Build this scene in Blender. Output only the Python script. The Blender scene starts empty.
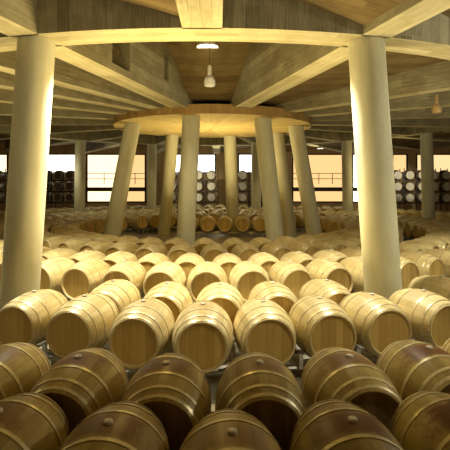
import bpy, bmesh, math, random
from mathutils import Vector, Matrix
R_ = math.radians
rnd = random.Random(7)
scn = bpy.context.scene
COL = scn.collection
PI = math.pi

# ------------------------------------------------------------------ frame of the place
EYE = 2.48            # camera height above the floor
F = 450.0             # focal length in pixels (36 mm lens on a 36 mm square frame)
YH = 182.0            # picture row of the horizon
CX, CY = -0.48, 17.9  # middle of the round hall
ZB = 4.81             # underside of the concrete beams
ZR = 4.62             # underside of the central ring slab
TOP = 0.94            # top of a barrel lying on its rack
BR, HR, BL = 0.383, 0.296, 0.91   # bilge radius, head radius, length
ZC = TOP - BR

def P(deg, r, z=0.0):
    t = R_(deg)
    return Vector((CX + r*math.sin(t), CY - r*math.cos(t), z))

# ------------------------------------------------------------------ materials
def nt(name):
    m = bpy.data.materials.new(name); m.use_nodes = True
    n = m.node_tree; n.nodes.clear()
    out = n.nodes.new('ShaderNodeOutputMaterial')
    b = n.nodes.new('ShaderNodeBsdfPrincipled')
    n.links.new(b.outputs[0], out.inputs[0])
    return m, n, b
def node(n, typ, **kw):
    x = n.nodes.new(typ)
    for k, v in kw.items(): setattr(x, k, v)
    return x
def math_(n, op, a, b=None, c=None, clamp=False):
    x = node(n, 'ShaderNodeMath', operation=op, use_clamp=clamp)
    for i, v in enumerate((a, b, c)):
        if v is None: continue
        if isinstance(v, (int, float)): x.inputs[i].default_value = v
        else: n.links.new(v, x.inputs[i])
    return x.outputs[0]
def mixc(n, f, a, b, mode='MIX'):
    x = node(n, 'ShaderNodeMix', data_type='RGBA', blend_type=mode)
    for s, v in (('Factor', f), ('A', a), ('B', b)):
        i = [q for q in x.inputs if q.name == s and (s == 'Factor' and q.type == 'VALUE' or s != 'Factor' and q.type == 'RGBA')][0]
        if isinstance(v, (int, float)): i.default_value = v
        elif isinstance(v, tuple): i.default_value = (*v, 1)
        else: n.links.new(v, i)
    return [o for o in x.outputs if o.type == 'RGBA'][0]
def mapr(n, v, a, b, c, d, smooth=True):
    x = node(n, 'ShaderNodeMapRange', interpolation_type='SMOOTHSTEP' if smooth else 'LINEAR')
    n.links.new(v, x.inputs[0])
    for i, q in enumerate((a, b, c, d)): x.inputs[i+1].default_value = q
    return x.outputs[0]
def noise(n, vec, scale, detail=4, rough=.55):
    x = node(n, 'ShaderNodeTexNoise'); x.inputs['Scale'].default_value = scale
    x.inputs['Detail'].default_value = detail; x.inputs['Roughness'].default_value = rough
    if vec is not None: n.links.new(vec, x.inputs['Vector'])
    return x.outputs[0]
def vscale(n, vec, s):
    x = node(n, 'ShaderNodeMapping'); n.links.new(vec, x.inputs[0]); x.inputs['Scale'].default_value = s
    return x.outputs[0]
def bump(n, b, h, strength, dist=.01):
    x = node(n, 'ShaderNodeBump'); x.inputs['Strength'].default_value = strength; x.inputs['Distance'].default_value = dist
    n.links.new(h, x.inputs['Height']); n.links.new(x.outputs[0], b.inputs['Normal'])

def simple(name, col, rough=.6, metal=0, nscale=8, var=.25, emit=None):
    m, n, b = nt(name)
    tc = node(n, 'ShaderNodeTexCoord')
    v = mapr(n, noise(n, tc.outputs['Object'], nscale), .3, .7, 1-var, 1+var*.5)
    c = mixc(n, 1.0, col, v, 'MULTIPLY')
    n.links.new(c, b.inputs['Base Color'])
    b.inputs['Roughness'].default_value = rough; b.inputs['Metallic'].default_value = metal
    if emit:
        b.inputs['Emission Color'].default_value = (*emit[0], 1); b.inputs['Emission Strength'].default_value = emit[1]
    return m

def staves(name, light, dark, stain=0.0, rough=.48):
    """barrel staves: planks round the local Y axis, grain along it, a wine stain round the bung"""
    m, n, b = nt(name)
    tc = node(n, 'ShaderNodeTexCoord'); oi = node(n, 'ShaderNodeObjectInfo')
    s = node(n, 'ShaderNodeSeparateXYZ'); n.links.new(tc.outputs['Object'], s.inputs[0])
    X, Y, Z = s.outputs
    ang = math_(n, 'MULTIPLY', math_(n, 'ARCTAN2', X, Z), 28/(2*PI))
    ang = math_(n, 'ADD', ang, .5)
    cell = math_(n, 'FLOOR', ang)
    wn = node(n, 'ShaderNodeTexWhiteNoise', noise_dimensions='2D')
    cb = node(n, 'ShaderNodeCombineXYZ'); n.links.new(cell, cb.inputs[0])
    n.links.new(math_(n, 'MULTIPLY', oi.outputs['Random'], 37.0), cb.inputs[1]); n.links.new(cb.outputs[0], wn.inputs[0])
    grain = noise(n, vscale(n, tc.outputs['Object'], (55, 5, 55)), 1.0, 5)
    f = math_(n, 'ADD', math_(n, 'MULTIPLY', wn.outputs[0], .55), math_(n, 'MULTIPLY', grain, .6))
    c = mixc(n, mapr(n, f, .15, .95, 0, 1), light, dark)
    fr = math_(n, 'ABSOLUTE', math_(n, 'SUBTRACT', math_(n, 'FRACT', ang), .5))
    seam = mapr(n, fr, .455, .495, 0, .4)
    c = mixc(n, seam, c, tuple(q*.35 for q in dark))
    tone = mapr(n, oi.outputs['Random'], 0, 1, .86, 1.08, False)
    c = mixc(n, 1.0, c, tone, 'MULTIPLY')
    if stain > 0:
        dn = noise(n, tc.outputs['Object'], 5.5, 4)
        yy = math_(n, 'ADD', math_(n, 'ABSOLUTE', Y), math_(n, 'MULTIPLY', math_(n, 'SUBTRACT', dn, .5), .10))
        band = mapr(n, yy, .09, .17, 1, 0)
        wob = math_(n, 'ADD', Z, math_(n, 'MULTIPLY', math_(n, 'SUBTRACT', dn, .5), .5))
        up = mapr(n, wob, .20, .36, 0, 1)
        k = math_(n, 'MULTIPLY', math_(n, 'MULTIPLY', band, up), stain)
        wh = node(n, 'ShaderNodeTexWhiteNoise', noise_dimensions='1D'); n.links.new(oi.outputs['Random'], wh.inputs['W'])
        k = math_(n, 'MULTIPLY', k, mapr(n, wh.outputs[0], 0, 1, .55, 1, False))
        c = mixc(n, k, c, (.13, .046, .02))
    n.links.new(c, b.inputs['Base Color']); b.inputs['Roughness'].default_value = rough
    b.inputs['Specular IOR Level'].default_value = .16 if stain > .5 else .3
    bump(n, b, math_(n, 'SUBTRACT', math_(n, 'MULTIPLY', grain, .3), seam), .35, .004)
    return m

def headwood(name, light, dark, rough=.55):
    m, n, b = nt(name)
    tc = node(n, 'ShaderNodeTexCoord'); oi = node(n, 'ShaderNodeObjectInfo')
    s = node(n, 'ShaderNodeSeparateXYZ'); n.links.new(tc.outputs['Object'], s.inputs[0])
    X, Y, Z = s.outputs
    q = math_(n, 'ADD', math_(n, 'MULTIPLY', X, 10.5), 6.5)
    wn = node(n, 'ShaderNodeTexWhiteNoise', noise_dimensions='2D')
    cb = node(n, 'ShaderNodeCombineXYZ'); n.links.new(math_(n, 'FLOOR', q), cb.inputs[0])
    n.links.new(math_(n, 'MULTIPLY', oi.outputs['Random'], 37.0), cb.inputs[1]); n.links.new(cb.outputs[0], wn.inputs[0])
    grain = noise(n, vscale(n, tc.outputs['Object'], (60, 60, 4)), 1.0, 5)
    f = math_(n, 'ADD', math_(n, 'MULTIPLY', wn.outputs[0], .6), math_(n, 'MULTIPLY', grain, .55))
    c = mixc(n, mapr(n, f, .15, .95, 0, 1), light, dark)
    fr = math_(n, 'ABSOLUTE', math_(n, 'SUBTRACT', math_(n, 'FRACT', q), .5))
    seam = mapr(n, fr, .46, .495, 0, .5)
    c = mixc(n, seam, c, tuple(v*.35 for v in dark))
    n.links.new(c, b.inputs['Base Color']); b.inputs['Roughness'].default_value = rough
    b.inputs['Specular IOR Level'].default_value = .3
    return m

def boarded(name, light, dark, bw=.16, blen=2.6, rough=.85, seam=.35):
    """board-marked concrete, boards laid in UV (metres)"""
    m, n, b = nt(name)
    tc = node(n, 'ShaderNodeTexCoord')
    s = node(n, 'ShaderNodeSeparateXYZ'); n.links.new(tc.outputs['UV'], s.inputs[0])
    U, V = s.outputs[0], s.outputs[1]
    row = math_(n, 'FLOOR', math_(n, 'DIVIDE', V, bw))
    off = node(n, 'ShaderNodeTexWhiteNoise', noise_dimensions='1D'); n.links.new(row, off.inputs['W'])
    u2 = math_(n, 'ADD', math_(n, 'DIVIDE', U, blen), math_(n, 'MULTIPLY', off.outputs[0], 5.0))
    wn = node(n, 'ShaderNodeTexWhiteNoise', noise_dimensions='2D')
    cb = node(n, 'ShaderNodeCombineXYZ'); n.links.new(row, cb.inputs[0]); n.links.new(math_(n, 'FLOOR', u2), cb.inputs[1])
    n.links.new(cb.outputs[0], wn.inputs[0])
    grain = noise(n, vscale(n, tc.outputs['UV'], (2.2, 38, 1)), 1.0, 5)
    blot = noise(n, tc.outputs['Object'], 1.8, 6, .68)
    f = math_(n, 'ADD', math_(n, 'MULTIPLY', wn.outputs[0], .20), math_(n, 'ADD', math_(n, 'MULTIPLY', grain, .5), math_(n, 'MULTIPLY', blot, .5)))
    c = mixc(n, mapr(n, f, .36, .84, 0, 1), light, dark)
    fr = math_(n, 'ABSOLUTE', math_(n, 'SUBTRACT', math_(n, 'FRACT', math_(n, 'DIVIDE', V, bw)), .5))
    sm = mapr(n, fr, .45, .495, 0, seam)
    c = mixc(n, sm, c, tuple(v*.4 for v in dark))
    n.links.new(c, b.inputs['Base Color']); b.inputs['Roughness'].default_value = rough
    b.inputs['Specular IOR Level'].default_value = .2
    bump(n, b, math_(n, 'SUBTRACT', math_(n, 'MULTIPLY', grain, .5), sm), .4, .012)
    return m

def concrete(name, light, dark, rough=.8):
    m, n, b = nt(name)
    tc = node(n, 'ShaderNodeTexCoord')
    a = noise(n, vscale(n, tc.outputs['Object'], (3, 3, .8)), 1.0, 6, .6)
    d = noise(n, tc.outputs['Object'], 26, 3)
    f = math_(n, 'ADD', math_(n, 'MULTIPLY', a, .8), math_(n, 'MULTIPLY', d, .2))
    c = mixc(n, mapr(n, f, .3, .7, 0, 1), light, dark)
    n.links.new(c, b.inputs['Base Color']); b.inputs['Roughness'].default_value = rough
    b.inputs['Specular IOR Level'].default_value = .25
    bump(n, b, d, .15, .006)
    return m

M = {}
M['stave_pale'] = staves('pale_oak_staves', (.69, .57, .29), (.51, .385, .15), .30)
M['stave_aged_shaded'] = staves('aged_shaded_oak_staves', (.45, .34, .12), (.28, .19, .06), .95, .40)  # tone holds both age and the front rows' weaker light
M['head_gold'] = headwood('golden_oak_heads', (.60, .41, .125), (.43, .28, .075))
M['head_aged_shaded'] = headwood('aged_shaded_oak_heads', (.30, .20, .085), (.19, .115, .045))  # aged, and darkened as heads turned away from the lamps
M['stave_dark'] = staves('purplish_dark_staves', (.13, .085, .06), (.07, .04, .03), 0)
M['head_white'] = headwood('whitish_heads', (.72, .66, .56), (.56, .50, .42))
M['head_dark'] = headwood('purplish_dark_heads', (.16, .10, .075), (.09, .055, .04))
M['chime'] = simple('oak_chime', (.62, .49, .23), .6, 0, 30, .2)
M['hoop'] = simple('galvanised_hoop', (.58, .49, .27), .38, .35, 20, .25)
M['bung'] = simple('pale_bung', (.58, .52, .42), .45, 0, 20, .15)
M['steel'] = simple('galvanised_steel', (.55, .54, .50), .32, .9, 20, .2)
M['darksteel'] = simple('dark_steel', (.06, .05, .045), .5, .4, 12, .3)
M['column'] = concrete('smooth_column_concrete', (.66, .63, .44), (.54, .50, .32))
M['beam'] = boarded('boarded_beam_lit', (.68, .60, .35), (.40, .33, .16))  # undersides: beam concrete lightened as if uplit
M['beamface'] = boarded('boarded_beam_face_dim', (.46, .41, .25), (.21, .175, .09), .2)  # sides of the same concrete, colour dimmed for weaker light
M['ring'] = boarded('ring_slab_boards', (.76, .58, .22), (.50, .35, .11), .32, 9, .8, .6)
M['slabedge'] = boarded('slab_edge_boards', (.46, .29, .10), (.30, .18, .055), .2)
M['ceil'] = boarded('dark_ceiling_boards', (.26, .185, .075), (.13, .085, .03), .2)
M['floor'] = concrete('polished_concrete_floor', (.34, .31, .25), (.22, .20, .16), .45)
M['wall'] = concrete('cream_plaster', (.62, .44, .22), (.50, .34, .16))
M['frame'] = simple('dark_window_frame', (.045, .03, .02), .5)
M['shadebrown'] = simple('amber_shade', (.50, .34, .15), .4, 0, 4, .1)
M['lampwhite'] = simple('white_enamel', (.85, .85, .78), .3, 0, 4, .05)

# ------------------------------------------------------------------ mesh helpers
def link(name, me, parent=None):
    o = bpy.data.objects.new(name, me); COL.objects.link(o)
    if parent: o.parent = parent
    return o
def finish(name, bm, mats, smooth=False):
    me = bpy.data.meshes.new(name)
    bmesh.ops.recalc_face_normals(bm, faces=bm.faces)
    if smooth:
        for f in bm.faces: f.smooth = True
    bm.to_mesh(me); bm.free()
    for m in (mats if isinstance(mats, (list, tuple)) else [mats]): me.materials.append(m)
    if smooth:
        me.set_sharp_from_angle(angle=R_(35))
    return me
def box(bm, c, s, mat=None, mi=0):
    g = bmesh.ops.create_cube(bm, size=1)
    for v in g['verts']:
        v.co = Vector((v.co.x*s[0], v.co.y*s[1], v.co.z*s[2])) + Vector(c)
        if mat is not None: v.co = mat @ v.co
    for f in {f for v in g['verts'] for f in v.link_faces}: f.material_index = mi
    return g['verts']
def lathe(bm, prof, seg, axis='Y', mi=0, closed=False, mis=None):
    """profile of (along, radius) turned about local Y or Z"""
    rings = []
    for a, r in prof:
        if r < 1e-6:
            co = (0, a, 0) if axis == 'Y' else (0, 0, a)
            rings.append([bm.verts.new(co)]); continue
        ring = []
        for i in range(seg):
            t = 2*PI*i/seg
            ring.append(bm.verts.new((r*math.sin(t), a, r*math.cos(t)) if axis == 'Y' else (r*math.cos(t), r*math.sin(t), a)))
        rings.append(ring)
    pairs = list(zip(rings, rings[1:])) + ([(rings[-1], rings[0])] if closed else [])
    for k, (p, q) in enumerate(pairs):
        for i in range(seg):
            j = (i+1) % seg
            vs = ([p[0]] if len(p) == 1 else [p[i], p[j]]) + ([q[0]] if len(q) == 1 else [q[j], q[i]])
            try: f = bm.faces.new(vs)
            except ValueError: continue
            f.material_index = mis[k] if mis else mi
def set_props(o, label=None, cat=None, group=None, kind=None):
    for k, v in (('label', label), ('category', cat), ('group', group), ('kind', kind)):
        if v: o[k] = v
    return o
def thing(name, label, cat, loc=(0, 0, 0), rz=0.0, group=None):
    o = bpy.data.objects.new(name, None); COL.objects.link(o); o.empty_display_size = .2
    o.location = loc; o.rotation_euler = (0, 0, rz)
    return set_props(o, label, cat, group)
def struct(name, bm, mats, smooth=False):
    return set_props(link(name, finish(name, bm, mats, smooth)), kind='structure')

def prism(bm, pts, z0, z1, uvl, mi_side=0, mi_bot=0, vert=False):
    """closed plan polygon extruded; z0/z1 may be lists per point; UV in metres along the walls"""
    n = len(pts)
    Z0 = z0 if isinstance(z0, list) else [z0]*n
    Z1 = z1 if isinstance(z1, list) else [z1]*n
    lo = [bm.verts.new((p[0], p[1], Z0[i])) for i, p in enumerate(pts)]
    hi = [bm.verts.new((p[0], p[1], Z1[i])) for i, p in enumerate(pts)]
    s = 0.0
    for i in range(n):
        j = (i+1) % n
        L = (Vector(pts[i][:2]) - Vector(pts[j][:2])).length
        f = bm.faces.new((lo[i], lo[j], hi[j], hi[i])); f.material_index = mi_side
        for l in f.loops:
            u = s + (L if l.vert in (lo[j], hi[j]) else 0); v = l.vert.co.z
            l[uvl].uv = (v, u) if vert else (u, v)
        s += L
    return lo, hi

# ------------------------------------------------------------------ beams and slabs
def radial_beam(name, deg, r0, r1, w, z0, ztop, notches=()):
    """beam along a radius in local coords: X along, Y across, Z up; ztop: list of (r, z)"""
    bm = bmesh.new(); uvl = bm.loops.layers.uv.new('UVMap')
    xs = [t[0] for t in ztop]
    h = w/2
    rows = []
    for r, zt in ztop:
        rows.append([bm.verts.new((r, -h, z0)), bm.verts.new((r, h, z0)), bm.verts.new((r, h, zt)), bm.verts.new((r, -h, zt))])
    for a, b in zip(rows, rows[1:]):
        for i in range(4):
            j = (i+1) % 4
            f = bm.faces.new((a[i], a[j], b[j], b[i]))
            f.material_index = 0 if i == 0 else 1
            for l in f.loops:
                l[uvl].uv = (l.vert.co.x, (l.vert.co.y if i in (0, 2) else l.vert.co.z))
    for e in (rows[0], rows[-1]):
        f = bm.faces.new(e); f.material_index = 1
        for l in f.loops: l[uvl].uv = (l.vert.co.y, l.vert.co.z)
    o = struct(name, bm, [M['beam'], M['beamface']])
    t = R_(deg)
    o.location = (CX, CY, 0); o.rotation_euler = (0, 0, t - PI/2)
    return o

def cut(o, holes):
    """openings through a beam: (r0, r1), (z0, z1)"""
    for (r0, r1), (z0, z1) in holes:
        bm = bmesh.new(); bm.loops.layers.uv.new('UVMap'); box(bm, ((r0+r1)/2, 0, (z0+z1)/2), (r1-r0, 3, z1-z0))
        c = bpy.data.objects.new('opening', finish('opening', bm, M['beamface'])); COL.objects.link(c)
        c.matrix_world = Matrix.Translation(o.location) @ Matrix.Rotation(o.rotation_euler.z, 4, 'Z')
        md = o.modifiers.new('opening', 'BOOLEAN'); md.operation = 'DIFFERENCE'; md.object = c; md.solver = 'EXACT'
        bpy.context.view_layer.update()
        me = bpy.data.meshes.new_from_object(o.evaluated_get(bpy.context.evaluated_depsgraph_get()))
        o.modifiers.clear(); o.data = me; bpy.data.objects.remove(c)

def arc_slab(name, r0, r1, a0, a1, z0, z1, mats, step=3.0, vert=False, radial_uv=False):
    bm = bmesh.new(); uvl = bm.loops.layers.uv.new('UVMap')
    n = max(2, int(round((a1-a0)/step)))
    full = abs(a1-a0-360) < 1e-6
    ring = []
    for i in range(n + (0 if full else 1)):
        a = a0 + (a1-a0)*i/n
        row = []
        for r, z in ((r0, z0), (r1, z0), (r1, z1), (r0, z1)):
            p = P(a, max(r, .0001)) - Vector((CX, CY, 0))
            row.append(bm.verts.new((p.x, p.y, z)))
        ring.append((a, row))
    m = len(ring)
    for i in range(m if full else m-1):
        (aa, A), (bb, B) = ring[i], ring[(i+1) % m]
        if full and i == m-1: bb = a1
        for k in range(4):
            q = (k+1) % 4
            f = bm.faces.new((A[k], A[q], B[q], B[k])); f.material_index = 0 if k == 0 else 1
            for l in f.loops:
                an = aa if l.vert in A else bb
                rr = math.hypot(l.vert.co.x, l.vert.co.y); s = R_(an)*r1
                if k in (0, 2): l[uvl].uv = (rr, s) if radial_uv else (s, rr)
                else: l[uvl].uv = (l.vert.co.z, s) if vert else (s, l.vert.co.z)
    if not full:
        for _, e in (ring[0], ring[-1]): bm.faces.new(e).material_index = 1
    o = struct(name, bm, mats); o.location = (CX, CY, 0)
    return o

RO, RI = 11.1, 10.45    # ring beam that ties the outer columns
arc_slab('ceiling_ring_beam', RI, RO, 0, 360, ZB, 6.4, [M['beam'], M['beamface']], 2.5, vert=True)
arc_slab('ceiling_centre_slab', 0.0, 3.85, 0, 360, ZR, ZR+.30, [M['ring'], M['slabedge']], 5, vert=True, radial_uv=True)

# inner beams, from the centre slab out to the ring beam
INNER = [-14.2, 15.2, -25.5, -36, -51, -72, -94, -115, -138, -160, 42.5, 60.5, 79, 97, 116, 139, 167]
def ceil_z(r):   # the soffit climbs from the slab, then levels off
    return min(7.0, 5.1 + .62*max(0, r-3.7))
for d in INNER:
    w = .55 if d in (-14.2, 15.2) else .40
    if d in (-14.2, 15.2):
        zt = [(3.4, 5.1), (3.7, 5.12), (5.2, ceil_z(5.2)+.02), (6.76, 7.02), (RI+.05, 7.02)]
        b_ = radial_beam('ceiling_beam', d, 3.4, RI, w, ZB, zt)
        if d < 0: cut(b_, [((7.9, 8.72), (4.97, 5.85)), ((5.5, 5.82), (5.27, 5.95))])
    else:
        radial_beam('ceiling_beam', d, 3.4, RI, w, ZB, [(3.4, 5.1), (3.7, 5.12), (RI+.05, 5.65)])

# soffit between the inner beams: high over the middle bay, low elsewhere
def soffit(name, a0, a1, prof, mat):
    bm = bmesh.new(); uvl = bm.loops.layers.uv.new('UVMap')
    n = max(1, int(round(abs(a1-a0)/4)))
    g = [[bm.verts.new(P(a0+(a1-a0)*i/n, r, z)) for r, z in prof] for i in range(n+1)]
    for i in range(n):
        for k in range(len(prof)-1):
            f = bm.faces.new((g[i][k], g[i+1][k], g[i+1][k+1], g[i][k+1]))
            for l in f.loops: l[uvl].uv = (l.vert.co.x, l.vert.co.y)
    ext = bmesh.ops.extrude_face_region(bm, geom=list(bm.faces))
    for v in ext['geom']:
        if isinstance(v, bmesh.types.BMVert): v.co.z += .12
    return struct(name, bm, mat)
soffit('ceiling', -14.2, 15.2, [(3.4, 5.08), (3.7, 5.1), (6.76, 7.0), (RI+.3, 7.0)], M['ceil'])
soffit('ceiling', 15.2, 345.8, [(3.4, 5.08), (3.7, 5.1), (RI+.3, 5.6)], M['ceil'])

# outer bays: radial beams outwards and one tilted soffit panel per bay
OUT = [-14.2, .7, 15.2] + [15.2 + 15.0287*k for k in range(1, 22)]
OUT = sorted(set(round(x if x <= 180 else x-360, 3) for x in OUT))
RW = 21.5
for d in OUT:
    w = .61 if abs(d-.7) < .01 else .52
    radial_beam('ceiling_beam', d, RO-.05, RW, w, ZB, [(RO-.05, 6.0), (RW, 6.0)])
for a, b in zip(OUT, OUT[1:] + [OUT[0]+360]):
    bm = bmesh.new(); uvl = bm.loops.layers.uv.new('UVMap')
    za, zb = 5.68, 4.87
    vs = [bm.verts.new(P(a, RO-.1, za)), bm.verts.new(P(b, RO-.1, zb)), bm.verts.new(P(b, RW+1, zb)), bm.verts.new(P(a, RW+1, za))]
    f = bm.faces.new(vs)
    for l in f.loops: l[uvl].uv = (l.vert.co.x, l.vert.co.y)
    ext = bmesh.ops.extrude_face_region(bm, geom=[f])
    for v in ext['geom']:
        if isinstance(v, bmesh.types.BMVert): v.co.z += .1
    struct('ceiling', bm, M['ceil'])

# ------------------------------------------------------------------ columns
COLS = []   # (x, y, radius) where they stand, for clearing barrels
def column(name, deg, rb, rt, zt, rad, label, group, degb=None):
    b = P(deg if degb is None else degb, rb, 0); t = P(deg, rt, zt)
    b.z = -.02
    bm = bmesh.new()
    prev = []
    S = 40
    for co in (b, t):
        prev.append([bm.verts.new((co.x - b.x + rad*math.cos(2*PI*i/S), co.y - b.y + rad*math.sin(2*PI*i/S), co.z)) for i in range(S)])
    for i in range(S):
        bm.faces.new((prev[0][i], prev[0][(i+1) % S], prev[1][(i+1) % S], prev[1][i]))
    bm.faces.new(prev[0]); bm.faces.new(prev[1])
    o = link(name, finish(name, bm, M['column'], True)); o.location = (b.x, b.y, 0)
    set_props(o, label, 'column', group, 'thing')
    q = b.lerp(t, .12); COLS.append((q.x, q.y, rad)); COLS.append((b.x, b.y, rad))
    return o
column('concrete_column', -14.15, 11.02, 10.78, ZB-.004, .295, 'thick leaning concrete column at the left, lit on its right side', 'outer columns', -15.1)
column('concrete_column', 15.15, 11.05, 10.80, ZB-.004, .295, 'thick leaning concrete column at the right, half golden and half pale', 'outer columns', 16.25)
for d, lab in ((-115.5, 'far column cut by the left edge behind the thick left column'),
               (-134.5, 'far pale column beside the left stack of dark barrels'),
               (-158, 'far dark column between the two leftmost ring columns'),
               (167, 'far brown column to the left of the thickest ring column'),
               (136.5, 'far golden column just left of the thick right column'),
               (110, 'far dark column in front of the right stack of barrels')):
    column('concrete_column', d, 10.95, 10.8, ZB-.004, .29, lab, 'outer columns')
for k, lab in enumerate(('front column of the central ring, left of the middle', 'front column of the central ring leaning right, the thickest looking',
                         'rightmost leaning column of the central ring', 'back column of the central ring hidden behind the thickest one',
                         'slim upright back column in the middle of the central ring', 'slim back column of the central ring beside the front left one',
                         'back column of the central ring hidden behind the leftmost one', 'leftmost leaning column of the central ring')):
    d = (-11, 32.4, 77.4, 122.4, 167.4, 216.2, 268, -62)[k]
    column('ring_column', d, 4.15 if k == 7 else 4.05, 3.25, ZR-.004, .29, lab, 'columns of the central ring')

# ------------------------------------------------------------------ floor and walls
bm = bmesh.new(); box(bm, (CX, CY, -.06), (48, 48, .12)); struct('floor', bm, M['floor'])
WY = CY + 19.6        # far wall
def wall_box(name, c, s):
    bm = bmesh.new(); box(bm, c, s); return struct(name, bm, M['wall'])
bm = bmesh.new()      # far wall: sill below the window band, lintel above, piers between
box(bm, (CX, WY+.15, .375), (44, .3, .75)); box(bm, (CX, WY+.15, 5.4), (44, .3, 1.1))
def sill(i): return 3.2 if i in (0, 1, 4, 5, 8, 9) else .75
def wx(px): return (px-225)*WY/F
WIN = [(-40, 8, 'cream'), (44, 77, 'white'), (86, 122, 'cream'), (124, 146, 'orange'), (168, 216, 'white'),
       (238, 259, 'white'), (292, 346, 'orange'), (352, 366, 'white'), (392, 408, 'orange'), (416, 500, 'amber')]
edges = [-60] + [e for w in WIN for e in w[:2]] + [520]
for a, b in zip(edges[0::2], edges[1::2]):
    box(bm, ((wx(a)+wx(b))/2, WY+.15, 2.8), (wx(b)-wx(a), .3, 4.1))
for i_, (a, b, t) in enumerate(WIN):      # the windows over the barrel stacks have a high sill
    if sill(i_) > 1: box(bm, ((wx(a)+wx(b))/2, WY+.15, (.75+sill(i_))/2), (wx(b)-wx(a), .3, sill(i_)-.75))
struct('wall_back', bm, M['wall'])
wall_box('wall_left', (CX-22.2, CY, 2.9), (.3, 43, 5.8)); wall_box('wall_right', (CX+22.2, CY, 2.9), (.3, 43, 5.8))
wall_box('wall_front', (CX, CY-21.8, 2.9), (44, .3, 5.8))
ROOF = bmesh.new(); box(ROOF, (CX, CY, 7.4), (45, 45, .2)); struct('ceiling', ROOF, M['ceil'])

PANE = {}
for k, (c, e) in {'white': ((1, .97, .86), 4.0), 'cream': ((1, .80, .46), 1.9), 'orange': ((1, .60, .25), 1.2), 'amber': ((1, .70, .34), 1.15)}.items():
    PANE[k] = simple('daylit_pane_' + k, (.1, .1, .1), .2, 0, 2, .1, (c, e))
def window(i, x0, x1, tone):
    root = set_props(bpy.data.objects.new('window_%d' % i, None), kind='structure'); COL.objects.link(root)
    a, b = wx(x0), wx(x1); cx = (a+b)/2; w = b-a
    z0, z1 = sill(i-1), 4.85
    root.location = (cx, WY+.15, z0)
    h = z1-z0
    bm = bmesh.new()
    zt = 1.5    # transom
    for c, s in (((0, -.1, .06), (w, .14, .12)), ((0, -.1, h-.06), (w, .14, .12)), ((-w/2+.06, -.1, h/2), (.12, .14, h)), ((w/2-.06, -.1, h/2), (.12, .14, h))) + ((((0, -.1, 1.12), (w, .14, .34)),) if z0 < 1 else ()):
        box(bm, c, s)
    if z0 < 1:
        box(bm, (0, -.1, 2.45), (w, .06, .05)); box(bm, (0, -.1, 2.0), (w, .06, .05))
        for q in range(1, max(2, int(w/1.1))):
            box(bm, (-w/2 + q*w/max(2, int(w/1.1)), -.1, 2.0), (.05, .06, .9))
    f = link('window_frame', finish('window_frame', bm, M['frame']), root)
    bm = bmesh.new(); box(bm, (0, 0, h/2), (w, .02, h))
    link('window_pane', finish('window_pane', bm, PANE[tone]), root)
for i, (a, b, t) in enumerate(WIN): window(i+1, a, b, t)

# ------------------------------------------------------------------ barrel meshes
def bilge_r(y):
    t = abs(y)/(BL/2)
    return BR - (BR-HR)*(t**2)*(.86+.14*t*t)
def body_prof(n):
    return [(-BL/2 + BL*i/n, bilge_r(-BL/2 + BL*i/n)) for i in range(n+1)]
def barrel_parts(seg, stave, head):
    out = {}
    bm = bmesh.new()
    p = body_prof(14)
    ci, rec = HR-.026, .035          # inside of the chime, recess of the head
    prof = [(-BL/2+rec, ci), (-BL/2, HR-.012)] + p + [(BL/2, HR-.012), (BL/2-rec, ci)]
    mis = [1, 1] + [0]*14 + [1, 1]
    lathe(bm, prof, seg, mis=mis)
    out['stave_body'] = finish('stave_body', bm, [stave, M['chime']], True)
    for s in (-1, 1):
        bm = bmesh.new()
        e = s*(BL/2-rec)
        lathe(bm, [(e, 0), (e, ci+.004), (e-s*.022, ci+.004), (e-s*.022, 0)], seg)
        out['head', s] = finish('barrel_head', bm, head, True)
    for k, (c, w) in enumerate(((.425, .030), (.335, .028), (.165, .030))):
        for s in (-1, 1):
            bm = bmesh.new()
            y0, y1 = s*c - w/2, s*c + w/2
            lathe(bm, [(y0, bilge_r(y0)-.002), (y0, bilge_r(y0)+.005), (y1, bilge_r(y1)+.005), (y1, bilge_r(y1)-.002)], seg, closed=True)
            out['hoop', k, s] = finish('hoop', bm, M['hoop'], True)
    bm = bmesh.new()
    lathe(bm, [(BR-.012, 0), (BR-.012, .034), (BR+.012, .031), (BR+.018, .024), (BR+.018, 0)], 14, 'Z')
    out['bung'] = finish('bung', bm, M['bung'], True)
    return out
def barrel_simple(seg, stave, head, bungs=True):
    bm = bmesh.new()
    ys = [-.441, -.409, -.351, -.319, -.181, -.149, 0, .149, .181, .319, .351, .409, .441]
    hoop = {(-.441, -.409), (-.351, -.319), (-.181, -.149), (.149, .181), (.319, .351), (.409, .441)}
    prof, mis = [(-BL/2+.035, 0), (-BL/2+.035, HR-.026), (-BL/2, HR-.012), (-BL/2, HR)], [1, 2, 2]
    last = None
    for a, b in zip([-BL/2]+ys, ys+[BL/2]):
        mis.append(3 if (a, b) in hoop else 0)
        prof.append((b, bilge_r(b) + (.004 if (a, b) in hoop or any(b == q[0] for q in hoop) else 0)))
    prof += [(BL/2, HR-.012), (BL/2-.035, HR-.026), (BL/2-.035, 0)]
    mis += [2, 2, 1]
    lathe(bm, prof, seg, mis=mis)
    if bungs:
        b2 = [(BR-.012, .034), (BR+.014, .031), (BR+.018, 0)]
        n0 = len(bm.faces); lathe(bm, b2, 8, 'Z', 4)
    return finish('wine_barrel', bm, [stave, head, M['chime'], M['hoop'], M['bung']], True)

PARTS = {'pale': barrel_parts(36, M['stave_pale'], M['head_gold']), 'aged': barrel_parts(40, M['stave_aged_shaded'], M['head_aged_shaded'])}
SIMPLE = barrel_simple(24, M['stave_pale'], M['head_gold'])
STACKED = {'pale': barrel_simple(24, M['stave_dark'], M['head_white']), 'dark': barrel_simple(24, M['stave_dark'], M['head_dark'])}  # dark staves; whitish heads in one set, dark in the other
FARM = barrel_simple(14, M['stave_pale'], M['head_gold'], False)

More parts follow.
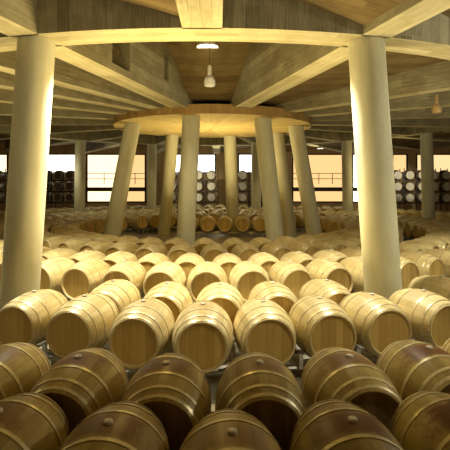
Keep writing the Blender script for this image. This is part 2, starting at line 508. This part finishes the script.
# ------------------------------------------------------------------ where the barrels lie
ROWS = []    # (row key, [(x, y, yaw)], aged and shade-darkened)
def toward(x, y, cx=CX, cy=CY): return math.atan2(-(cx-x), cy-y)   # local Y towards the middle of the hall
r1 = [(-1.525, 3.02), (-.75, 2.88), (.043, 2.77), (.825, 2.91), (1.62, 3.05)]
r2 = [(-2.09, 4.10), (-1.29, 3.95), (-.50, 3.82), (.298, 3.84), (1.10, 3.97), (1.895, 4.17), (2.66, 4.42)]
h3 = [(-3.66, 6.50), (-2.87, 6.13), (-2.04, 5.88), (-1.13, 5.60), (-.28, 5.46), (.56, 5.58), (1.375, 5.76), (2.18, 5.97), (3.06, 6.2)]
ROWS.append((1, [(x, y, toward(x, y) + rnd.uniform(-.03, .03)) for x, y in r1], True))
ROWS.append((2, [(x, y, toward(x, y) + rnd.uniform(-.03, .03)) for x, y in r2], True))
row3 = []
for x, y in h3:
    x *= .965; y = y*.965 - .05
    a = toward(x, y, -.3, 17.0) + rnd.uniform(-.03, .03)
    row3.append((x - BL/2*math.sin(a), y + BL/2*math.cos(a), a))
ROWS.append((3, row3, False))
def arc_row(key, r, a0, a1, pitch, off, cy=CY, rr=None):
    n = int((a1-a0)*PI/180*r/pitch)
    st = pitch/r*180/PI
    pts = []
    k0 = math.ceil((a0-off)/st)
    k = k0
    while off + k*st <= a1:
        d = off + k*st + rnd.uniform(-.015, .015)*st
        rj = r + rnd.uniform(-.03, .03)
        x = CX + rj*math.sin(R_(d)); y = cy - rj*math.cos(R_(d))
        pts.append((x, y, toward(x, y, CX, cy) + rnd.uniform(-.035, .035)))
        k += 1
    ROWS.append((key, pts, False))
r4 = []
for px, d in ((60, 7.22), (113, 7.00), (167, 6.84), (220, 6.79), (273, 6.86), (327, 7.04), (442, 7.32)):
    x, y = (px-225)*d/F, d
    r4.append((x, y, toward(x, y, -.4, 15.5) + rnd.uniform(-.03, .03)))
ROWS.append((4, r4, False))
arc_row(5, 9.3, -40, 40, .80, .9)
arc_row(6, 8.25, -62, 62, .80, 3.7)
arc_row(7, 6.6, -125, 125, .80, 1.8)
arc_row(8, 5.58, -125, 125, .80, -.8)
# the row seen through the ring, then the rows of the far half of the hall
pts = []
for k in range(30):
    x = -11.2 + .80*k
    y = 20.7 + rnd.uniform(-.05, .05)
    if math.hypot(x-CX, y-CY) < 3.9: pts.append((x, y, rnd.uniform(-.05, .05)))
ROWS.append((9, pts, False))
arc_row(10, 5.58, 133, 227, .80, 1.0)
arc_row(11, 6.6, 132, 228, .80, 0)
arc_row(12, 8.25, 66, 294, .80, 1.5)
arc_row(13, 9.3, 42, 318, .80, 0)
arc_row(14, 12.3, 100, 260, .80, .7)
arc_row(15, 13.3, 100, 260, .80, 0)

def clear(x, y, a):
    for cx, cy, r in COLS:
        dx, dy = cx-x, cy-y
        u = dx*math.cos(a) + dy*math.sin(a); v = -dx*math.sin(a) + dy*math.cos(a)
        g = r + bilge_r(min(abs(v), BL/2)) + .01
        if abs(v) < r+BL/2 and abs(u) < g and (abs(v) < BL/2 or math.hypot(max(0, abs(u)-HR), abs(v)-BL/2) < r+.01): return False
    return True
def project(x, y, z):
    return 225 + F*x/y, YH - F*(z-EYE)/y

ORD = ['', 'first', 'second', 'third', 'fourth', 'fifth', 'sixth', 'seventh', 'eighth', 'ninth', 'tenth', 'eleventh', 'twelfth', 'thirteenth',
       'fourteenth', 'fifteenth', 'sixteenth', 'seventeenth', 'eighteenth', 'nineteenth', 'twentieth']
barrels = []; far = []
for key, pts, aged in ROWS:
    for x, y, a in pts:
        if y < 1: continue
        px, py = project(x, y, TOP)
        m = F*.5/y
        if px < -m or px > 450+m: continue
        if not clear(x, y, a): continue
        barrels.append(dict(row=key, x=x, y=y, a=a, aged=aged, px=px, py=py))

def make_barrel(b):
    if b['y'] < 13.2:
        root = thing('wine_barrel', None, None, (b['x'], b['y'], ZC), b['a'])
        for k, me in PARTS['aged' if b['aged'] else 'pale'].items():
            nm = {'stave_body': 'stave_body', 'bung': 'bung'}.get(k) or ('hoop' if k[0] == 'hoop' else 'barrel_head')
            link(nm, me, root)
    else:
        root = link('wine_barrel', SIMPLE); root.location = (b['x'], b['y'], ZC); root.rotation_euler = (0, 0, b['a'])
    b['o'] = root
    return root
NIND = 244
barrels.sort(key=lambda b: b['y'])
for b in barrels[:NIND]: make_barrel(b)
bm = bmesh.new()
nfar = 0
for b in barrels[NIND:]:
    mt = Matrix.Translation((b['x'], b['y'], ZC)) @ Matrix.Rotation(b['a'], 4, 'Z')
    t = bmesh.new(); t.from_mesh(FARM)
    for q in (-.25, .25): box(t, (0, q, -ZC/2 - bilge_r(.25)/2), (.5, .08, ZC-bilge_r(.25)), None, 5)
    t.transform(mt)
    tmp = bpy.data.meshes.new('tmp'); t.to_mesh(tmp); t.free(); bm.from_mesh(tmp); bpy.data.meshes.remove(tmp); nfar += 1
me = finish('far_barrels', bm, [M['stave_pale'], M['head_gold'], M['chime'], M['hoop'], M['bung'], M['darksteel']], True)
set_props(link('far_barrels', me), 'mass of tiny far wine barrels lying in rows beyond the central ring', 'barrels', None, 'stuff')
print('BARRELS', len(barrels), 'far', nfar)

# labels: row from the front, then place within it
byrow = {}
for b in barrels[:NIND]: byrow.setdefault(b['row'], []).append(b)
ROWTXT = {1: 'the nearest row', 2: 'the second row', 3: 'the third row', 4: 'the fourth row', 5: 'the fifth row',
          6: 'the sixth row', 7: 'the seventh row', 8: 'the eighth row', 9: 'the row behind the ring columns',
          10: 'the first row beyond the ring', 11: 'the second row beyond the ring', 12: 'the third row beyond the ring', 13: 'the fourth row beyond the ring',
          14: 'the fifth row beyond the ring', 15: 'the last row beyond the ring'}
def ordinal(i): return ORD[i] if i < len(ORD) else '%dth' % i
for key, bs in byrow.items():
    bs.sort(key=lambda b: b['px'])
    n = len(bs)
    for i, b in enumerate(bs):
        look = 'aged shade-darkened oak barrel with stained bung' if key <= 2 else ('pale oak barrel with golden head' if key <= 6 else ('pale oak barrel' if key <= 8 else 'small far barrel'))
        if i == 0: place = 'leftmost of'
        elif i == n-1: place = 'rightmost of'
        elif i < n/2: place = ordinal(i+1) + ' from left in'
        else: place = ordinal(n-i) + ' from right in'
        set_props(b['o'], '%s, %s %s' % (look, place, ROWTXT[key]), 'barrel', 'wine barrels lying in rows on the floor')

# ------------------------------------------------------------------ racks under the rows
def tube(bm, pts, r, seg=6):
    rings = []
    for i, p in enumerate(pts):
        a = pts[max(0, i-1)]; c = pts[min(len(pts)-1, i+1)]
        t = (c-a).normalized(); s = t.cross(Vector((0, 0, 1))).normalized(); u = s.cross(t)
        rings.append([bm.verts.new(p + s*r*math.cos(2*PI*k/seg) + u*r*math.sin(2*PI*k/seg)) for k in range(seg)])
    for A, B in zip(rings, rings[1:]):
        for k in range(seg): bm.faces.new((A[k], A[(k+1) % seg], B[(k+1) % seg], B[k]))
    bm.faces.new(rings[0]); bm.faces.new(rings[-1])
RACKTXT = {1: 'nearest', 2: 'second', 3: 'third', 4: 'fourth', 5: 'fifth', 6: 'sixth', 7: 'seventh', 8: 'eighth'}
def make_rack(name, bs, lab, cradles):
    """two steel rails on feet with a cradle plate between neighbouring barrels"""
    c0 = bs[len(bs)//2]
    org = Vector((c0['x'], c0['y'], 0))
    root = thing(name, lab, 'barrel rack', org, 0, 'steel racks under the barrel rows')
    runs = [[bs[0]]]
    for p, q in zip(bs, bs[1:]):
        if math.hypot(q['x']-p['x'], q['y']-p['y']) > 1.15: runs.append([q])
        else: runs[-1].append(q)
    for run in runs:
        for s in (-1, 1):
            d = .25*s
            zr = ZC - bilge_r(d) - .036
            pp = [Vector((b['x'] - d*math.sin(b['a']), b['y'] + d*math.cos(b['a']), zr)) - org for b in run]
            q = Vector((math.cos(run[0]['a']), math.sin(run[0]['a']), 0)); q2 = Vector((math.cos(run[-1]['a']), math.sin(run[-1]['a']), 0))
            pp = [pp[0] - q*.18] + pp + [pp[-1] + q2*.18]
            bm = bmesh.new(); tube(bm, pp, .024)
            rail = link('rail', finish('rail', bm, M['steel'], True), root)
            for p in [pp[0]] + [(a+b)/2 for a, b in zip(pp[1:-2], pp[2:-1])][::3] + [pp[-1]]:
                bm = bmesh.new(); box(bm, (p.x, p.y, (zr-.015)/2), (.05, .05, zr-.015))
                link('foot', finish('foot', bm, M['steel']), rail)
    if not cradles: return
    for p, q in zip(bs, bs[1:]):
        v = Vector((q['x']-p['x'], q['y']-p['y'], 0))
        if v.length > 1.1: continue
        an = math.atan2(v.y, v.x); c = Vector(((p['x']+q['x'])/2, (p['y']+q['y'])/2, 0)) - org
        bm = bmesh.new(); mt = Matrix.Translation(c) @ Matrix.Rotation(an, 4, 'Z')
        pr = [(-.40, .39), (-.40, .37), (-.31, .37), (-.31, .16), (.31, .16), (.31, .37), (.40, .37), (.40, .39), (.27, .39), (.27, .20), (-.27, .20), (-.27, .39)]
        A = [bm.verts.new(mt @ Vector((-.026, y, z))) for y, z in pr]; B = [bm.verts.new(mt @ Vector((.026, y, z))) for y, z in pr]
        bm.faces.new(A); bm.faces.new(B)
        for k in range(len(pr)):
            k2 = (k+1) % len(pr); bm.faces.new((A[k], A[k2], B[k2], B[k]))
        link('cradle', finish('cradle', bm, M['steel']), root)
for key in sorted(byrow):
    lab = 'galvanised steel rack under the %s row of barrels' % RACKTXT[key] if key <= 8 else 'low steel rack under ' + ROWTXT[key]
    make_rack('barrel_rack', byrow[key], lab, key <= 4)

# ------------------------------------------------------------------ racks of stacked barrels at the far windows
def stack(px0, px1, y, tiers, lab, side):
    x0, x1 = (px0-225)*y/F, (px1-225)*y/F
    n = max(1, int((x1-x0)/.80))
    pit = (x1-x0)/n
    th = .82
    z0 = .12
    root = thing('stacking_rack', 'dark steel rack stacked with barrels ' + lab, 'barrel rack', ((x0+x1)/2, y, 0))
    bm = bmesh.new()
    for k in range(n+1):
        for s in (-.40, .40): box(bm, (x0+k*pit-(x0+x1)/2, s, tiers*th/2+.1), (.05, .05, tiers*th+.2))
    link('upright', finish('upright', bm, M['darksteel']), root)
    for t in range(tiers):
        bm = bmesh.new()
        for s in (-.30, .30): box(bm, (0, s, z0+t*th), (x1-x0, .06, .06))
        link('shelf_rail', finish('shelf_rail', bm, M['darksteel']), root)
    for t in range(tiers-1, -1, -1):
        for k in range(n):
            z = z0 + .045 + t*th + bilge_r(.3)
            x = x0 + (k+.5)*pit
            px, py = project(x, y, z)
            if py > 208: continue            # hidden behind the floor rows
            o = link('wine_barrel', STACKED['dark' if side in 'le' else 'pale']); o.location = (x, y, z); o.rotation_euler = (0, rnd.uniform(-.2, .2), rnd.uniform(-.04, .04))
            tt = tiers-t
            lv = 'top' if tt == 1 else ordinal(tt)
            where = 'only barrel' if n == 1 else ('leftmost' if k == 0 else 'rightmost' if k == n-1 else (ordinal(k+1)+' from left' if k < n/2 else ordinal(n-k)+' from right'))
            set_props(o, ('tiny dark stacked barrel' if side in 'le' else 'tiny white-headed stacked barrel') + ', %s on %s tier %s' % (where, lv, lab), 'barrel', 'barrels stacked at the far windows')
stack(42, 77, 33.6, 4, 'left of the ring', 'l')
stack(166, 218, 34.0, 4, 'in the middle stack', 'm')
stack(236, 262, 34.0, 4, 'right of the middle', 'c')
stack(390, 462, 33.0, 4, 'at the right edge', 'r')
stack(-12, 8, 33.6, 4, 'at the left edge', 'e')

# ------------------------------------------------------------------ lamps and added fill lights
def pendant(name, loc, ztop, lab, s=1.0, mat='lampwhite'):
    root = thing(name, lab, 'lamp', loc)
    bm = bmesh.new()
    lathe(bm, [(.0, .0), (.0, .11*s), (.02*s, .14*s), (.14*s, .145*s), (.22*s, .11*s), (.27*s, .055*s), (.50*s, .05*s), (.54*s, .03*s), (.54*s, 0)], 24, 'Z')
    link('lamp_shade', finish('lamp_shade', bm, M[mat], True), root)
    bm = bmesh.new(); tube2 = lathe(bm, [(.53*s, .005), (ztop-loc[2], .005)], 8, 'Z')
    link('cord', finish('cord', bm, M['darksteel'], True), root)
    return root
def disc_lamp(name, loc, ztop, r, lab, strength):
    root = thing(name, lab, 'lamp', loc)
    bm = bmesh.new(); lathe(bm, [(.02, r-.03), (.0, r), (.09, r*.9), (.13, .12), (.13, 0)], 32, 'Z')
    link('lamp_housing', finish('lamp_housing', bm, M['lampwhite'], True), root)
    bm = bmesh.new(); lathe(bm, [(.012, 0), (.012, r-.028), (.024, r-.028), (.024, 0)], 32, 'Z')
    link('lamp_lens', finish('lamp_lens', bm, simple('lit_lens', (.8, .8, .7), .3, 0, 3, .05, ((1, .93, .66), strength)), True), root)
    if ztop-loc[2] > .14:
        bm = bmesh.new(); lathe(bm, [(.12, .015), (ztop-loc[2], .015)], 8, 'Z'); link('stem', finish('stem', bm, M['darksteel'], True), root)
    return root
pendant('pendant_lamp', (-.39, 11.4, 4.90), 7.0, 'white bell shaped pendant hanging below the bright ceiling lamp')
pendant('pendant_lamp', (5.60, 11.9, 4.30), 5.45, 'small brownish pendant hanging under the beams at the right edge', .9, 'shadebrown')
disc_lamp('ceiling_lamp', (-.48, 12.4, 6.18), 6.45, .31, 'bright round ceiling lamp in the middle bay between the two big beams', 9)
disc_lamp('ceiling_lamp', ((320-225)*27/F, 27, 4.48), 4.9, .2, 'tiny lit lamp under the far ceiling right of the ring', 8)

def light(kind, name, loc, energy, col=(1, .80, .45), size=.3, aim=None, spot=None, blend=.6):
    l = bpy.data.lights.new(name, kind); l.energy = energy; l.color = col
    if kind == 'AREA': l.shape = 'DISK'; l.size = size
    else: l.shadow_soft_size = size
    if kind == 'SPOT': l.spot_size = R_(spot or 90); l.spot_blend = blend
    o = bpy.data.objects.new(name, l); COL.objects.link(o); o.location = loc
    if aim is not None: o.rotation_euler = (Vector(aim)-Vector(loc)).to_track_quat('-Z', 'Y').to_euler()
    return o
WARM = (1, .82, .42); PALE = (1, .93, .66); COOL = (1, .94, .69)
def down(x, y, z, e, col=PALE, ang=120, aim=None, blend=.6):
    light('SPOT', 'lamp_or_fill', (x, y, z), e, col, .15, aim or (x, y, 0), ang, blend)
down(-.48, 12.4, 6.1, 260, PALE, 80)
down(-2.4, 7.9, 4.75, 1550, (1, .95, .77), 92, (-2.3, 7.6, 0)); down(1.5, 7.9, 4.75, 1250, (1, .95, .77), 92, (1.5, 7.6, 0))
down(-6.2, 10.0, 4.75, 1000, COOL, 105, (-5.6, 9.6, 0)); down(6.4, 10.0, 4.75, 420, PALE, 105)
light('POINT', 'lamp_or_fill', (-.8, 7.5, 3.5), 85, (1, .70, .20), .2)
light('POINT', 'lamp_or_fill', (7.0, 6.5, 3.5), 430, (1, .97, .80), .2)
light('POINT', 'lamp_or_fill', (-7.0, 7.6, 3.5), 80, WARM, .2)
down(3.6, 2.6, 4.7, 330, PALE, 62, (1.7, 5.9, .3), .8)  # added spot, no fixture, to brighten the third row's heads
down(-3.0, 2.8, 4.7, 60, WARM, 55, (-1.6, 5.9, .3), .8)  # weaker added spot on the left heads of that row
light('AREA', 'uplight_or_fill', (CX, CY, 1.6), 200, WARM, 2.0, (CX, CY, 6))
for d in (125, 155, 180, 205, 235):
    p = P(d, 8.5, 4.7); down(p.x, p.y, p.z, 80, WARM)
for x, y in ((-2.4, 28.0), (13.5, 27.5)):
    down(x, y, 4.5, 900, PALE, 38, (x, 34, 2.5))  # added spots brightening the stacked barrel heads
light('POINT', 'lamp_or_fill', (-9.0, 24.5, 3.0), 35, COOL, .2); light('POINT', 'lamp_or_fill', (8.6, 24.5, 3.0), 80, WARM, .2)  # added points to light two of the far columns
for x in (-2.0, .3, 2.6): light('AREA', 'uplight_or_fill', (x, 4.9, 1.75), 22, COOL, .3, (x, 5.1, 5))  # added upward lights, no fixtures, to brighten the outer beam faces
for d, r, e in ((150, 12.5, 75), (178, 12.0, 110), (215, 13, 45)):  # added points lighting the far stacks from in front
    light('POINT', 'lamp_or_fill', P(d, r, 3.6), e, COOL, .2)
for d, r, e in ((-24, 10.2, 85), (-4, 10.3, 70), (8, 10.3, 60), (26, 10.2, 45), (-60, 7.4, 45), (60, 7.4, 15)):
    light('AREA', 'uplight_or_fill', P(d, r, 1.1), e, WARM, .5, P(d, r, 5))

w = bpy.data.worlds.new('World'); scn.world = w; w.use_nodes = True
w.node_tree.nodes['Background'].inputs[0].default_value = (1, .8, .5, 1); w.node_tree.nodes['Background'].inputs[1].default_value = .05

# ------------------------------------------------------------------ camera
cam = bpy.data.cameras.new('Camera'); co = bpy.data.objects.new('Camera', cam); COL.objects.link(co)
cam.sensor_width = 36; cam.sensor_fit = 'HORIZONTAL'; cam.lens = 36*F/450
co.location = (0, 0, EYE); co.rotation_euler = (PI/2, 0, 0)
cam.shift_y = -(225-YH)/450
cam.clip_end = 200
scn.camera = co
scn.view_settings.view_transform = 'Standard'; scn.view_settings.look = 'None'
scn.view_settings.exposure = 0; scn.view_settings.gamma = 1; scn.view_settings.use_curve_mapping = False
